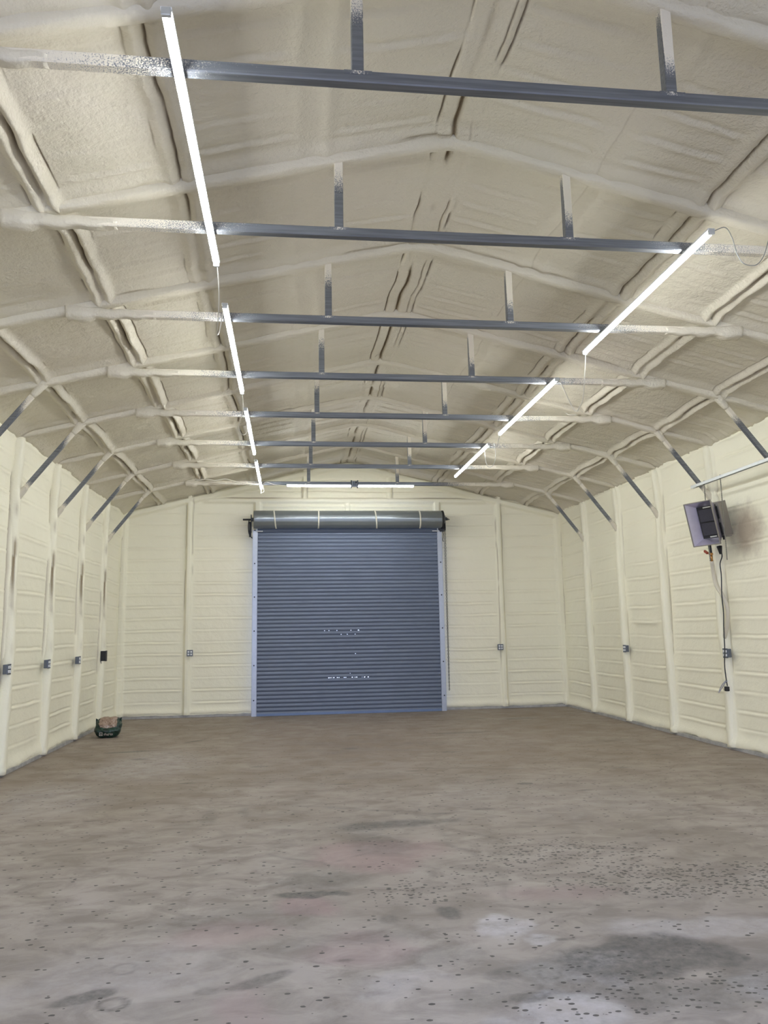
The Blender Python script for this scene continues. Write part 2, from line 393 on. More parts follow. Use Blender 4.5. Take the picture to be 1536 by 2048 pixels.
# pitted, speckled zone
add(spk, ell(1.35, 4.85, .95, .38, -.12, .7, .25, 101, 3), 1.0); add(spk, ell(.75, 5.55, .75, .42, -.2, .9, .25, 102, 3), .62)
add(spk, ell(.15, 5.2, .45, .4, 0, .9, .3, 103, 3), .34); add(spk, ell(-.40, 4.9, .38, .3, 0, .9, .3, 104, 3), .42)
add(spk, ell(.55, 3.45, .9, .25, 0, .8, .4, 105, 3), .36)
spk = np.clip(np.maximum(spk * 1.7, .07), 0, 1)
Z = (fbm(X * .6, Y * .6, 110) - .5) * .008
me = grid_mesh('floor', np.stack([X, Y, Z * 0], -1), attrs={'dark': np.clip(dark * 1.15, 0, 1), 'lite': lite, 'speck': spk, 'pink': pink})
def mat_floor():
    N = NT('worn_concrete'); P = N.pos()
    base = N.ramp(N.noise(P, .5, 5, .6, .4), [(.30, (0.270, 0.235, 0.208)), (.5, (0.370, 0.332, 0.300)), (.70, (0.475, 0.435, 0.405))])
    st = N.noise(N.scaled(P, (1.0, 1.6, 1)), 3.2, 6, .65, .6)
    base = N.mix(N.ramp(st, [(.38, .75), (.58, 0)]), base, (0.21, 0.185, 0.165))
    base = N.mix(N.ramp(N.noise(P, 1.7, 5, .6, .8), [(.55, 0), (.72, .5)]), base, (0.50, 0.46, 0.42))
    # warmer, darker brown mixed in towards the far end, greyer near the doorway
    sx = N.new('ShaderNodeSeparateXYZ'); N.link(P, sx.inputs[0])
    g = N.math('ADD', sx.outputs[1], N.math('MULTIPLY', N.noise(P, .8, 3), 3.0))
    far = N.ramp(N.math('DIVIDE', g, 16.0), [(.28, 0), (.68, 1)])
    base = N.mix(N.math('MULTIPLY', far, .55), base, (0.215, 0.155, 0.105))
    fine = N.noise(P, 22, 5, .7)
    dk = N.math('MULTIPLY', N.attr('dark'), N.ramp(fine, [(.30, 1.0), (.70, .45)]))
    base = N.mix(N.math('MULTIPLY', N.attr('pink'), .42), base, (0.38, 0.235, 0.25))
    base = N.mix(N.math('MULTIPLY', N.attr('lite'), N.ramp(N.noise(P, 7, 5, .7), [(.3, .15), (.62, .85)])), base, (0.56, 0.54, 0.55))
    base = N.mix(N.ramp(dk, [(0, 0), (1, .92)]), base, (0.085, 0.083, 0.078))
    # pits
    v = N.new('ShaderNodeTexVoronoi'); v.inputs['Scale'].default_value = 40; N.link(N.scaled(P, (.75, 1.15, 0)), v.inputs['Vector'])
    rnd = N.new('ShaderNodeSeparateColor'); N.link(v.outputs['Color'], rnd.inputs[0])
    sel = N.math('LESS_THAN', rnd.outputs[0], N.math('MULTIPLY', N.attr('speck'), .95))
    rad = N.math('ADD', N.math('MULTIPLY', rnd.outputs[1], .42), .17)
    pit_ = N.math('MULTIPLY', sel, N.math('LESS_THAN', N.math('ADD', v.outputs['Distance'], N.math('MULTIPLY', fine, .15)), rad))
    base = N.mix(N.math('MULTIPLY', pit_, .9), base, (0.06, 0.055, 0.05))
    v2 = N.new('ShaderNodeTexVoronoi'); v2.inputs['Scale'].default_value = 7; N.link(N.scaled(P, (1, 1, 0)), v2.inputs['Vector'])
    r2 = N.new('ShaderNodeSeparateColor'); N.link(v2.outputs['Color'], r2.inputs[0])
    p2 = N.math('MULTIPLY', N.math('LESS_THAN', r2.outputs[0], .16), N.math('LESS_THAN', N.math('ADD', v2.outputs['Distance'], N.math('MULTIPLY', fine, .12)), .14))
    base = N.mix(N.math('MULTIPLY', p2, .6), base, (0.12, 0.105, 0.085))
    N.link(base, N.b.inputs['Base Color'])
    N.link(N.ramp(N.noise(P, 2.2, 4), [(.35, .50), (.65, .72)]), N.b.inputs['Roughness'])
    N.b.inputs['Specular IOR Level'].default_value = .38
    nb = N.bump(N.noise(P, 60, 4, .7), .25, .004)
    nb = N.bump(N.math('SUBTRACT', N.noise(P, 4, 4), N.math('MULTIPLY', pit_, .3)), .3, .01, nb)
    N.link(nb, N.b.inputs['Normal'])
    return N.m
tag(link_mesh('floor', me, mat_floor()), kind='structure')
# concrete apron outside the doorway
ap = boxes('ground_apron', [(0, -6.2, -.06, 24, 10, .1)], mat_simple('apron_gravel', (0.12, 0.115, 0.10), .9), bevel=0)
tag(ap, kind='structure')

# ------------------------------------------------------------------ WALLS (sprayed foam skins)
GP, G0 = .2286, .057
def groove_field(u, z, seed, zoff=0):
    """horizontal sheet ribs telegraphing through the foam: h (neg = recess)"""
    wav = (fbm(u * 1.1, z * 0 + 3.3, seed) - .5) * .03 + (fbm(u * .8, z * 2.2, seed + 7) - .5) * .035
    zz = z + wav + zoff
    k = (zz - G0) / GP; d = (k - np.round(k)) * GP
    amp = .35 + 1.0 * sst(.30, .62, fbm(u * 1.3, np.round(k) * 1.7, seed + 3, 2))
    h = (-gau(d, .0085) * .016 + gau(d + .028, .018) * .009) * amp
    return h
def crack_line(u, z, u0, w, seed, z0, z1):
    wob = (fbm(z * 1.3, z * 0 + u0, seed) - .5) * .045
    on = sst(.42, .55, fbm(z * 1.9, z * 0 + u0 * 3.1, seed + 2, 2)) * sst(z0, z0 + .15, z) * (1 - sst(z1 - .15, z1, z))
    return gau(u - u0 - wob, w) * on
def side_wall(name, sgn, seed, mat):
    yy = ax([(YF - .05, 7.9, .08), (7.9, YB + .09, .015)])
    zz = np.arange(.055, 4.021, .0125)
    U, Zz = np.meshgrid(yy, zz, indexing='ij')
    leg = np.zeros_like(U); broad = np.zeros_like(U); cr_ = np.zeros_like(U)
    for i, y in enumerate(ALLY + [YB]):
        wob = (fbm(Zz * 1.1, Zz * 0 + i, seed + i) - .5) * .05
        leg = np.maximum(leg, plateau(U - y - wob, .058, .035))
        broad = np.maximum(broad, plateau(U - y, .15, .10))
        cr_ = np.maximum(cr_, crack_line(U, Zz, y - .080, .013, seed + 40 + i, .9, 3.6) * (1.0 if sgn < 0 else .4))
    h = groove_field(U, Zz, seed) * (1 - broad) + leg * .035 + broad * .012
    h += (fbm(U * 1.2, Zz * 1.2, seed + 20) - .5) * .03 + (fbm(U * 7, Zz * 7, seed + 21) - .5) * .006
    # rounded foam lip along the base, and swell under the eave
    h += gau(Zz - .09, .075) * .042 * (.6 + .8 * fbm(U * 3, Zz * 0, seed + 22)) + gau(Zz - 3.98, .10) * .04
    if sgn > 0:
        h += gau(Zz - 3.26 - (fbm(U * 1.5, Zz * 0, seed + 31) - .5) * .04, .035) * .035 * plateau(U - 8.6, .95, .1)
        h += plateau(U - 11.9, .4, .1) * gau(Zz - 1.62, .05) * .02
    h -= cr_ * .05
    Xp = sgn * (HW - h)
    bot = (fbm(U * 6, Zz * 0 + 5, seed + 33) - .5) * .04 - .018
    Zp = Zz + bot * (1 - sst(.055, .25, Zz))
    P = np.stack([Xp, U, Zp], -1)
    if sgn < 0: P = P[:, ::-1]; cr_ = cr_[:, ::-1]
    tag(link_mesh(name, grid_mesh(name, P, attrs={'crack': cr_ * .95}), mat), kind='structure')
    # outer sheet behind the foam so that no daylight enters
    o = boxes(name + '_sheet', [(sgn * 4.60, (YF + YB) / 2, 2.0, .04, YB - YF + .3, 4.1)], M_rail, bevel=0)
    return o
sheetL = side_wall('wall_left', -1, 200, M_wall)
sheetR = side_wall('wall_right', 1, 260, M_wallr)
sheetL.name = 'trim_1'; sheetR.name = 'trim_2'
for o in (sheetL, sheetR): tag(o, kind='structure')

def end_wall():
    xx = np.arange(-4.50, 4.501, .0125); zz = np.arange(.05, 5.08, .0125)
    U, Zz = np.meshgrid(xx, zz, indexing='ij'); s = 320
    side = (np.abs(U) > 1.9)
    post = np.zeros_like(U); cr_ = np.zeros_like(U)
    def vpost(x, z0, z1, hw=.05, k=1.0):
        wob = (fbm(Zz * 1.1, Zz * 0 + x, s + 3) - .5) * .03
        return plateau(U - x - wob, hw, .025) * sst(z0 - .02, z0 + .02, Zz) * (1 - sst(z1 - .02, z1 + .02, Zz)) * k
    for x in (-3.14, 3.13): post = np.maximum(post, vpost(x, 0, 4.35))
    for x in (-1.80, 1.84): post = np.maximum(post, vpost(x, 3.4, 4.22, .065))
    for x in (-.87, .87): post = np.maximum(post, vpost(x, 4.2, 5.0, .04, .8))
    post = np.maximum(post, vpost(.0, 3.9, 4.2, .05, .6))
    for x in (-4.42, 4.42): post = np.maximum(post, vpost(x, 0, 4.0, .09, .8))
    wob = (fbm(U * 1.3, U * 0, s + 8) - .5) * .03
    header = plateau(Zz - 4.205 - wob, .045, .022) * plateau(U, 2.85, .1)
    rf = roof_foam(U)
    rake = plateau(Zz - (rf - .11) - wob, .06, .03)
    bulge = np.maximum(np.maximum(post, header), rake)
    broad = np.maximum(plateau(U - 3.13, .13, .08), plateau(U + 3.14, .13, .08))
    h = groove_field(U, Zz, s) * (1 - np.maximum(bulge, broad)) * (1 + .3 * plateau(Zz - 1.5, 1.5, .6)) + bulge * .075
    # stepped sheet ribs above the door header
    h += plateau(U, 1.72, .05) * (gau(Zz - 4.08, .018) * .02 + gau(Zz - 3.97, .016) * .018 + gau(Zz - 4.36, .016) * .012 + gau(Zz - 4.5, .016) * .012)
    h += (fbm(U * 1.2, Zz * 1.2, s + 20) - .5) * .025 + (fbm(U * 7, Zz * 7, s + 21) - .5) * .006
    h += gau(Zz - .10, .06) * .028 * (.6 + .8 * fbm(U * 3, Zz * 0, s + 22))
    for x, a, b in ((-3.075, 2.6, 4.3), (3.19, 1.5, 4.1), (-3.20, 1.4, 4.2), (3.075, .5, 3.9)):
        cr_ = np.maximum(cr_, crack_line(U, Zz, x, .008, s + 50 + int(x * 10), a, b) * .55)
    cr_ = np.maximum(cr_, gau(Zz - 4.265 - wob, .009) * sst(1.1, 1.6, np.abs(U)) * (1 - sst(2.3, 2.55, np.abs(U))) * .9)
    for x in (-.93, -.81, .93): cr_ = np.maximum(cr_, gau(U - x, .008) * sst(4.24, 4.27, Zz) * (1 - sst(4.48, 4.55, Zz)) * .6)
    h -= cr_ * .02
    Yp = YB - h
    bot = (fbm(U * 6, Zz * 0 + 5, s + 33) - .5) * .035
    Zp = Zz + bot * (1 - sst(.05, .25, Zz))
    P = np.stack([U, Yp, Zp], -1)
    uc = (U[:-1, :-1] + U[1:, 1:]) / 2; zc = (Zz[:-1, :-1] + Zz[1:, 1:]) / 2
    keep = (zc < roof_foam(uc) + .03) & ~((np.abs(uc) < 1.80) & (zc < 3.62))
    tag(link_mesh('wall_back', grid_mesh('wall_back', P, keep, {'crack': cr_}), M_wall), kind='structure')
end_wall()
bk = boxes('trim_3', [(-3.2, YB + .14, 2.2, 2.8, .04, 4.5), (3.2, YB + .14, 2.2, 2.8, .04, 4.5), (0, YB + .14, 4.35, 3.7, .04, 1.4)], M_rail, bevel=0)
tag(bk, kind='structure')
# front wall around the open doorway behind the camera
fw = boxes('wall_front', [(-4.08, YF, 2.05, .92, .14, 4.1), (4.08, YF, 2.05, .92, .14, 4.1), (0, YF, 4.47, 7.26, .14, 1.16)], M_wall, bevel=.01)
tag(fw, kind='structure')

# ------------------------------------------------------------------ CEILING
def ceiling():
    base = np.arange(-4.50, 4.501, .02)
    extra = []
    for x0 in (-3.68, -2.73, -1.9, -1.0, 0, 1.0, 1.9, 2.73, 3.68):
        extra.append(np.arange(x0 - .17, x0 + .17, .006))
    xx = np.unique(np.round(np.concatenate([base] + extra), 4))
    yy = ax([(YF - .08, 2.6, .1), (2.6, YB + .05, .018)])
    U, V = np.meshgrid(xx, yy, indexing='ij'); s = 500
    h = np.zeros_like(U); cr_ = np.zeros_like(U); flat = np.zeros_like(U)
    near = np.min([np.abs(V - y) for y in ALLY + [YB]], axis=0)
    bay = np.floor((V - Y1) / BAY)
    for i, (x0, sep, sg, amp, cw, ck) in enumerate([(-3.68, .045, .036, .050, .010, .8), (-2.73, .048, .034, .058, .011, 1), (2.73, .048, .034, .050, .010, .7), (3.68, .045, .036, .050, .010, .7),
                                                (-1.9, .055, .04, .034, .010, .8), (1.86, .055, .04, .034, .010, .9), (-1.0, .10, .05, .016, .006, .0), (1.03, .10, .05, .014, .006, .15)]):
        wob = (fbm(V * 1.4, V * 0 + x0, s + i) - .5) * .07 + (fbm(V * 6, V * 0 + x0, s + i + 9) - .5) * .018
        aw = .6 + .8 * fbm(V * 2.5, V * 0 + x0, s + 30 + i)
        d = U - x0 - wob
        h += (gau(d - sep, sg) * aw + gau(d + sep, sg) * (1.6 - aw * .8)) * amp
        on = sst(.36, .52, fbm(V * 1.7, V * 0 + x0 * 2, s + 60 + i, 2))
        cr_ = np.maximum(cr_, gau(d, cw * .8) * on * ck)
        if ck > .6:
            cr_ = np.maximum(cr_, gau(np.abs(d) - sep * 2.1, .006) * sst(.52, .62, fbm(V * 2.3 + 5 * np.sign(d), V * 0 + x0 * 2, s + 80 + i, 2)) * .5 * ck)
        flat = np.maximum(flat, plateau(d, .15, .05))
    # ridge: flat strip with torn edges
    wob = (fbm(V * 1.2, V * 0, s + 90) - .5) * .06
    d = U - .02 - wob
    for off, k, w_ in ((-.145, .7, .008), (-.02, 1.0, .019), (.095, .45, .008), (.15, .6, .007)):
        on = sst(.40, .55, fbm(V * 1.9, V * 0 + off * 9, s + 91, 2))
        c_ = gau(d - off + (fbm(V * 4, V * 0 + off, s + 92) - .5) * .03, w_) * on * k
        cr_ = np.maximum(cr_, c_)
    h += plateau(d, .13, .03) * .016
    flat = np.maximum(flat, plateau(d, .2, .05))
    # sheet ribs running down the slope
    RP = .254
    wav = (fbm(U * .9, V * 0 + bay, s + 100) - .5) * .10 + (fbm(U * 2.0, V * 1.5, s + 101) - .5) * .04
    kk = (V + wav) / RP; dd_ = (kk - np.round(kk)) * RP
    amp = sst(.25, .65, fbm(U * 1.2, np.round(kk) * 2.3, s + 102, 2)) * (1 - .75 * sst(2.2, 3.2, -U))
    h += (gau(dd_, .022) * .013 - gau(dd_ + .04, .022) * .012) * amp * (1 - flat * .8) * sst(.10, .2, near)
    # foam fillets hugging each rafter
    h += plateau(near, .11, .07) * .035
    frw = np.abs(near - (.063 + (fbm(U * 1.5, V * 0 + bay, s + 110) - .5) * .02))
    cr_ = np.maximum(cr_, gau(frw, .007) * sst(.56, .66, fbm(U * 1.3, V * 0 + bay * 3.7 + np.sign(V - Y1 - BAY * np.round((V - Y1) / BAY)), s + 111, 2)) * .7)
    h += (fbm(U * 1.3, V * 1.3, s + 120) - .5) * .045 + (fbm(U * 6, V * 6, s + 121) - .5) * .010
    # lumpy spray on the left and at the eaves
    h += gau(np.abs(U) - 4.40, .10) * .05 * (.5 + fbm(V * 3, U * 0, s + 130))
    Zp = roof_foam(U) - h + cr_ * .035
    P = np.stack([U, V, Zp], -1)[:, ::-1]
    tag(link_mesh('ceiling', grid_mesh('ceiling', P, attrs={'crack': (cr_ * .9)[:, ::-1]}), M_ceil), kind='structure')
    # roof sheet
    V_ = []; F_ = []
    for y in (YF - .15, YB + .2):
        for x, z in ((-4.7, 4.06), (0, 5.20), (4.7, 4.06), (4.7, 4.14), (0, 5.28), (-4.7, 4.14)): V_.append((x, y, z))
    for j in range(6): F_.append((j, (j + 1) % 6, 6 + (j + 1) % 6, 6 + j))
    F_ += [(0, 1, 4, 5), (1, 2, 3, 4), (6, 7, 10, 11), (7, 8, 9, 10)]
    tag(link_mesh('trim_4', mesh_py('roof_sheet', V_, F_), M_rail, smooth=False), kind='structure')
ceiling()

# base rails under the ragged foam edge
for nm, b in (('baseboard_left', (-HW + .0, (YF + YB) / 2, .024, .09, YB - YF, .048)), ('baseboard_right', (HW, (YF + YB) / 2, .024, .09, YB - YF, .048))):
    tag(boxes(nm, [b], M_rail, bevel=.004), kind='structure')
tag(boxes('baseboard_back', [(-3.16, YB, .025, 2.54, .08, .05), (3.16, YB, .025, 2.54, .08, .05)], M_rail, bevel=.004), kind='structure')

# ------------------------------------------------------------------ STEEL FRAMES
def make_frame():
    rnd = random.Random(4)
    root = empty('steel_frame', (0, 0, 0))
    def jit_for(seed, a=.10):
        r = np.random.RandomState(seed)
        ph = r.rand(16) * 6.28; fq = 3 + r.rand(16) * 9
        def f(L, j): return 1 + a * .5 * math.sin(L * fq[j % 16] + ph[j % 16]) + a * .4 * math.sin(L * 19.3 + j * 1.7) + a * .3 * math.sin(L * 41.0 + j * 2.9)
        return f
    xs = np.linspace(-4.40, 4.40, 200)
    path = [(x, 0, raft_bottom(x) + .065) for x in xs]
    me = sweep('rafter', path, super_ring(.105, .13, 16, .55), jit=jit_for(1, .09))
    a = me.attributes.new('crack', 'FLOAT', 'POINT')
    link_mesh('rafter', me, M_beam, root)
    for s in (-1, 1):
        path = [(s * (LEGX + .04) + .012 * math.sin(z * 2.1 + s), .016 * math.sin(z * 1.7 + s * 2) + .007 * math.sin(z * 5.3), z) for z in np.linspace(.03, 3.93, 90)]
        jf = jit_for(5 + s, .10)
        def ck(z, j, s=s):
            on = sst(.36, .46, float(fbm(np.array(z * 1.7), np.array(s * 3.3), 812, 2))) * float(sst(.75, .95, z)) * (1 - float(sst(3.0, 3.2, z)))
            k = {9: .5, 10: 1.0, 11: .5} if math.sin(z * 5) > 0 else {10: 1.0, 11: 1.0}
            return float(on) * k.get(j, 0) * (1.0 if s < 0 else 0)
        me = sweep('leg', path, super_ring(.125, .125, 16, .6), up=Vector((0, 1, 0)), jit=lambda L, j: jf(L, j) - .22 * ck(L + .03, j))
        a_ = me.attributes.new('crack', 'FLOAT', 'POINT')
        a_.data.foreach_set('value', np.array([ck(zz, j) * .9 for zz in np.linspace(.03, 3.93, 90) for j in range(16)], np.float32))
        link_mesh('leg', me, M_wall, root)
    # bottom chord: bare galvanized in the middle, foam towards the ends
    def spray_c(t, j):
        x = abs(-2.95 + 5.9 * t); return (x - 1.95) / 1.0 + .5 + (.12 if j in (4, 5, 6, 7) else 0)
    me = sweep('bottom_chord', lerp_path((-2.95, 0, ZC - .032), (2.95, 0, ZC - .032), 60), chamfer_ring(.062, .064, .006), attr=spray_c)
    link_mesh('bottom_chord', me, M_steel, root, smooth=False)
    for s in (-1, 1):
        path = [(s * (2.30 + .74 * i / 24), 0, ZC - .036 + .006 * math.sin(i * .9)) for i in range(25)]
        jf = jit_for(20 + s, .10)
        me = sweep('foam_sleeve', path, super_ring(.080, .080, 16, .6), jit=lambda L, j: (.80 + .30 * min(1, L / .5) + .55 * max(0, min(1, (L - .52) / .08))) * jf(L, j))
        me.attributes.new('crack', 'FLOAT', 'POINT')
        link_mesh('foam_sleeve', me, M_beam, root)
    # web posts
    for s in (-1, 1):
        top = raft_bottom(.823) + .04
        def spray_p(t, j):
            z = t * (top - ZC)
            if s > 0:
                if j in (0, 7): return (z - .42) / .2 + .3        # inner side, mostly missed by the foam spray
                return (z - .13) / .16 + .4
            return (z - .30) / .22 + .35
        me = sweep('web_post', lerp_path((s * .823, 0, ZC), (s * .823, 0, top), 24), chamfer_ring(.060, .058, .005), up=Vector((0, -1, 0)), attr=spray_p)
        link_mesh('web_post', me, M_steel, root, smooth=False)
        # whitish weld smear round the foot of the post
        me = sweep('weld_smear', lerp_path((s * .823 - .07, -.0315, ZC - .012), (s * .823 + .07, -.0315, ZC - .012), 8), chamfer_ring(.003, .020, .001), attr=lambda t, j: .55 - abs(t - .5) * 1.2)
        link_mesh('weld_smear', me, M_steel, root, smooth=False)
    # knee braces
    for s in (-1, 1):
        p0 = (s * 3.68, 0, raft_bottom(3.68) + .03); p1 = (s * 4.39, 0, 3.20)
        def spray_k(t, j):
            a = (.30 - t) / .16 + .3; b = (t - .80) / .10 + .3
            if j in (0, 7, 1) and s < 0: a -= .4
            return max(a, b)
        me = sweep('knee_brace', lerp_path(p0, p1, 40), chamfer_ring(.05, .05, .005), up=Vector((0, 1, 0)), attr=spray_k)
        link_mesh('knee_brace', me, M_steel, root, smooth=False)
        for (c, r_) in ((Vector(p0), .085), (Vector(p1), .075)):
            d = (Vector(p1) - Vector(p0)).normalized() * (1 if c == Vector(p0) else -1)
            jf = jit_for(int(c.z * 10), .12)
            me = sweep('foam_collar', [c + d * (i * .024 - .03) for i in range(9)], super_ring(.085, .085, 16, .8), up=Vector((0, 1, 0)), jit=lambda L, j: jf(L, j) * (1.15 - 2.2 * L))
            me.attributes.new('crack', 'FLOAT', 'POINT')
            link_mesh('foam_collar', me, M_beam, root)
    return root
FL = ['galvanized steel roof frame nearest the camera, top of picture, foam on its ends',
      'second galvanized steel roof frame from the camera, below the top one',
      'third galvanized steel roof frame from the camera, nearest right tube light crossing its chord',
      'fourth steel roof frame from the camera, right knee brace holding near end of strut',
      'fifth galvanized steel roof frame from the camera, right leg behind the hanging heater',
      'sixth steel roof frame from the camera, farthest right tube light beginning just before it',
      'seventh galvanized steel roof frame from the camera, next to last before the roller door wall',
      'farthest galvanized steel roof frame, crosswise tube light under its chord']
proto = make_frame()
FR = []
for i, y in enumerate(YK):
    o = proto if i == 0 else copy_tree(proto)
    o.location = (0, y, 0); tag(o, FL[i], 'roof frame', 'steel roof frames across the building'); FR.append(o)

# ------------------------------------------------------------------ TUBE LIGHTS
def make_tube():
    root = empty('tube_light', (0, 0, 0)); L = 2.36
    n = 14; r = .0165
    ring_ = [(r * math.cos(2 * math.pi * i / n), r * math.sin(2 * math.pi * i / n)) for i in range(n)]
    me = sweep('lens', lerp_path((0, .02, 0), (0, L - .02, 0), 2), ring_)
    link_mesh('lens', me, M_tube, root)
    boxes('housing', [(0, L / 2, .020, .050, L, .014)], M_white, root, .003)
    for y in (.008, L - .008):
        boxes('end_cap', [(0, y, .004, .044, .020, .042)], M_galv2, root, .006)
    for y in (.35, L - .35):
        boxes('mounting_clip', [(0, y, .030, .050, .02, .018)], M_galv2, root, .002)
    return root
tubes = [(-1.69, 3.09, 'longest-looking lit tube light at upper left, nearest the camera'),
         (-1.69, 6.17, 'lit tube light second from the camera in the left row'),
         (-1.69, 9.18, 'lit tube light third from the camera in the left row, below a looped white cord'),
         (-1.69, 12.0, 'shortest-looking lit tube light at the far end of the left row'),
         (1.70, 4.68, 'lit tube light nearest the camera in the right row'),
         (1.70, 7.84, 'middle lit tube light in the right row'),
         (1.70, 10.78, 'farthest lit tube light in the right row'),
         (1.13, 14.135, 'lit tube light mounted crosswise in front of the farthest frame above the roller door')]
t0 = make_tube()
for i, (x, y, lab) in enumerate(tubes):
    o = t0 if i == 0 else copy_tree(t0)
    o.location = (x, y, 4.202)
    if i == 7: o.rotation_euler = (0, 0, math.pi / 2); o.location = (1.13, 14.125, 4.215)
    tag(o, lab, 'tube light', 'LED tube lights under the roof frames')

# ------------------------------------------------------------------ CORDS
def cord(name, label, pts, mat=M_wire, r=.0045, cat='cord', group=None):
    return tag(wire(name, pts, r, mat), label, cat, group)
cord('light_cord', 'white cord hanging between the first and second left tube lights', [(-1.684, 5.44, 4.20), (-1.683, 5.600, 4.039), (-1.711, 5.850, 3.947), (-1.741, 6.100, 3.931), (-1.735, 6.22, 4.0), (-1.700, 6.20, 4.19)])
cord('light_cord', 'white cord drooping in a loop beside the third left tube light', [(-1.686, 8.53, 4.20), (-1.689, 8.70, 4.057), (-1.745, 8.90, 3.935), (-1.745, 9.0, 3.890), (-1.705, 9.1, 3.869), (-1.67, 9.19, 3.95), (-1.69, 9.20, 4.19)])
cord('light_cord', 'short white cord joining the third and fourth left tube lights', [(-1.69, 11.53, 4.20), (-1.693, 11.7, 4.16), (-1.693, 12.02, 4.20)])
cord('light_cord', 'white cord curled under the far end of the left row of tube lights', [(-1.66, 14.10, 4.23), (-1.631, 14.10, 4.111), (-1.678, 14.15, 4.083), (-1.69, 14.25, 4.10), (-1.69, 14.35, 4.20)])
cord('light_cord', 'white cord lying across the farthest chord left of the crosswise tube light', [(-1.687, 14.155, 4.22), (-1.597, 14.15, 4.290), (-1.471, 14.15, 4.246), (-1.32, 14.13, 4.225), (-1.24, 14.125, 4.22)])
cord('light_cord', 'grey cord arching from the near end of the first right tube light to the rafter', [(1.714, 4.69, 4.21), (1.811, 4.70, 4.249), (1.919, 4.80, 4.234), (2.007, 4.90, 4.177), (2.046, 4.90, 4.102), (2.101, 4.90, 4.082), (2.160, 4.90, 4.095), (2.251, 4.95, 4.193), (2.34, 5.0, 4.36)], M_greyw, .0035)
cord('light_cord', 'white cord hanging straight from the far end of the first right tube light', [(1.71, 7.03, 4.20), (1.712, 7.10, 3.98), (1.764, 7.30, 3.838), (1.767, 7.40, 3.779), (1.78, 7.60, 3.80), (1.72, 7.82, 4.19)], M_wire, .0045)
cord('light_cord', 'thin dark cord looped beside the farthest right tube light', [(1.70, 10.80, 4.20), (1.80, 10.88, 4.24), (1.847, 11.0, 4.061), (1.810, 11.05, 3.944), (1.734, 11.08, 3.96), (1.71, 11.10, 4.19)], M_greyw, .0035)
cord('light_cord', 'short grey cord between the middle and farthest right tube lights', [(1.70, 10.19, 4.20), (1.715, 10.35, 4.13), (1.74, 10.55, 4.12), (1.70, 10.79, 4.20)], M_greyw, .0035)
cord('cable_stub', 'bent white cable stub lying on the fifth chord near its right end', [(2.42, 9.56, 4.335), (2.46, 9.555, 4.31), (2.50, 9.55, 4.309), (2.555, 9.56, 4.312)], M_wire, .006, 'cable')
cord('foamed_cable', 'foam-coated cable draped along the left end of the farthest chord', [(-2.86, 14.15, 4.31), (-2.665, 14.12, 4.325), (-2.506, 14.11, 4.300), (-2.329, 14.11, 4.329), (-2.106, 14.11, 4.275), (-1.883, 14.13, 4.252), (-1.72, 14.14, 4.25)], M_strap, .014, 'cable')
cord('foamed_cable', 'thinner foam-coated cable sagging below the draped one on the farthest chord', [(-2.80, 14.15, 4.30), (-2.55, 14.10, 4.262), (-2.30, 14.09, 4.238), (-2.0, 14.10, 4.262), (-1.74, 14.13, 4.235)], M_strap, .009, 'cable')
# junction box clamped on the farthest chord
jb = empty('junction_box', (0.013, 14.085, 4.215), 'small dark junction box clamped at the middle of the farthest chord', 'junction box')
boxes('box', [(0, .0, .03, .10, .075, .10)], M_galv, jb, .006); boxes('cover', [(0, -.042, .03, .085, .010, .085)], M_outlet, jb, .002)
boxes('clamp', [(-.058, .02, .03, .018, .11, .13), (.058, .02, .03, .018, .11, .13)], M_dark, jb, .003)
boxes('knockout', [(.028, -.050, .055, .030, .008, .030)], M_black, jb, .002)

# ------------------------------------------------------------------ ROLLER DOOR
door = empty('door_1', (0, 15.52, 0), kind='structure')
tag(door, 'closed slate grey roller door in the back wall', 'roller door')
def curtain():
    nr = 48; pitch = 3.62 / nr
    prof = []
    for i in range(nr):
        z = i * pitch
        for t, d in ((0, 0), (.10, .0), (.20, -.016), (.50, -.020), (.82, -.016), (.92, .0)): prof.append((z + t * pitch, d))
    prof.append((3.62, 0)); pr_ = np.array(prof)
    xs = np.unique(np.round(np.concatenate([np.arange(-1.80, 1.801, .12), np.arange(-.70, .70, .012)]), 4))
    Xg, I = np.meshgrid(xs, np.arange(len(pr_)), indexing='ij')
    Yg = pr_[I, 1] + .0; Zg = pr_[I, 0]
    wv = (fbm(Xg * .8, Zg * .5, 700) - .5) * .004
    P = np.stack([Xg, Yg + wv, Zg], -1)
    n, m = Xg.shape; keep = np.ones((n - 1, m - 1), bool)
    xc = (Xg[:-1, :-1] + Xg[1:, :-1]) / 2; ri = I[:-1, :-1]
    rr = np.random.RandomState(9).rand(n - 1, m - 1)
    # pin-holes of daylight worn through between slats
    def holes(z, x0, x1, p):
        i = int(round(z / pitch)) * 6 + 1
        keep[(ri == i) & (xc > x0) & (xc < x1) & (rr < p)] = False
    holes(.675, -.585, .44, .22); holes(.75, -.14, .05, .08); holes(1.50, -.30, .33, .05); holes(1.575, -.5, .3, .04); holes(1.13, .10, .13, .3)
    return link_mesh('curtain', grid_mesh('curtain', P, keep), M_curtain, door)
cur = curtain()
boxes('bottom_bar', [(0, -.005, .025, 3.62, .035, .05)], mat_simple('blue_grey_bar', (0.14, 0.19, 0.30), .4, .3), door, .004)
for s in (-1, 1):
    g = boxes('guide', [(s * 1.845, -.03, 1.79, .082, .012, 3.58), (s * 1.888, .02, 1.79, .012, .10, 3.58), (s * 1.80, -.02, 1.79, .008, .03, 3.58)], M_galv, door, .002)
    for k in range(6):
        z = .30 + k * .655
        cyl('bolt', (s * 1.85, -.046, z), (s * 1.85, -.034, z), .014, M_dark, g, 10)
    boxes('stop_peg', [(s * 1.76, -.05, 3.555, .13, .018, .018)], M_white, door, .003)
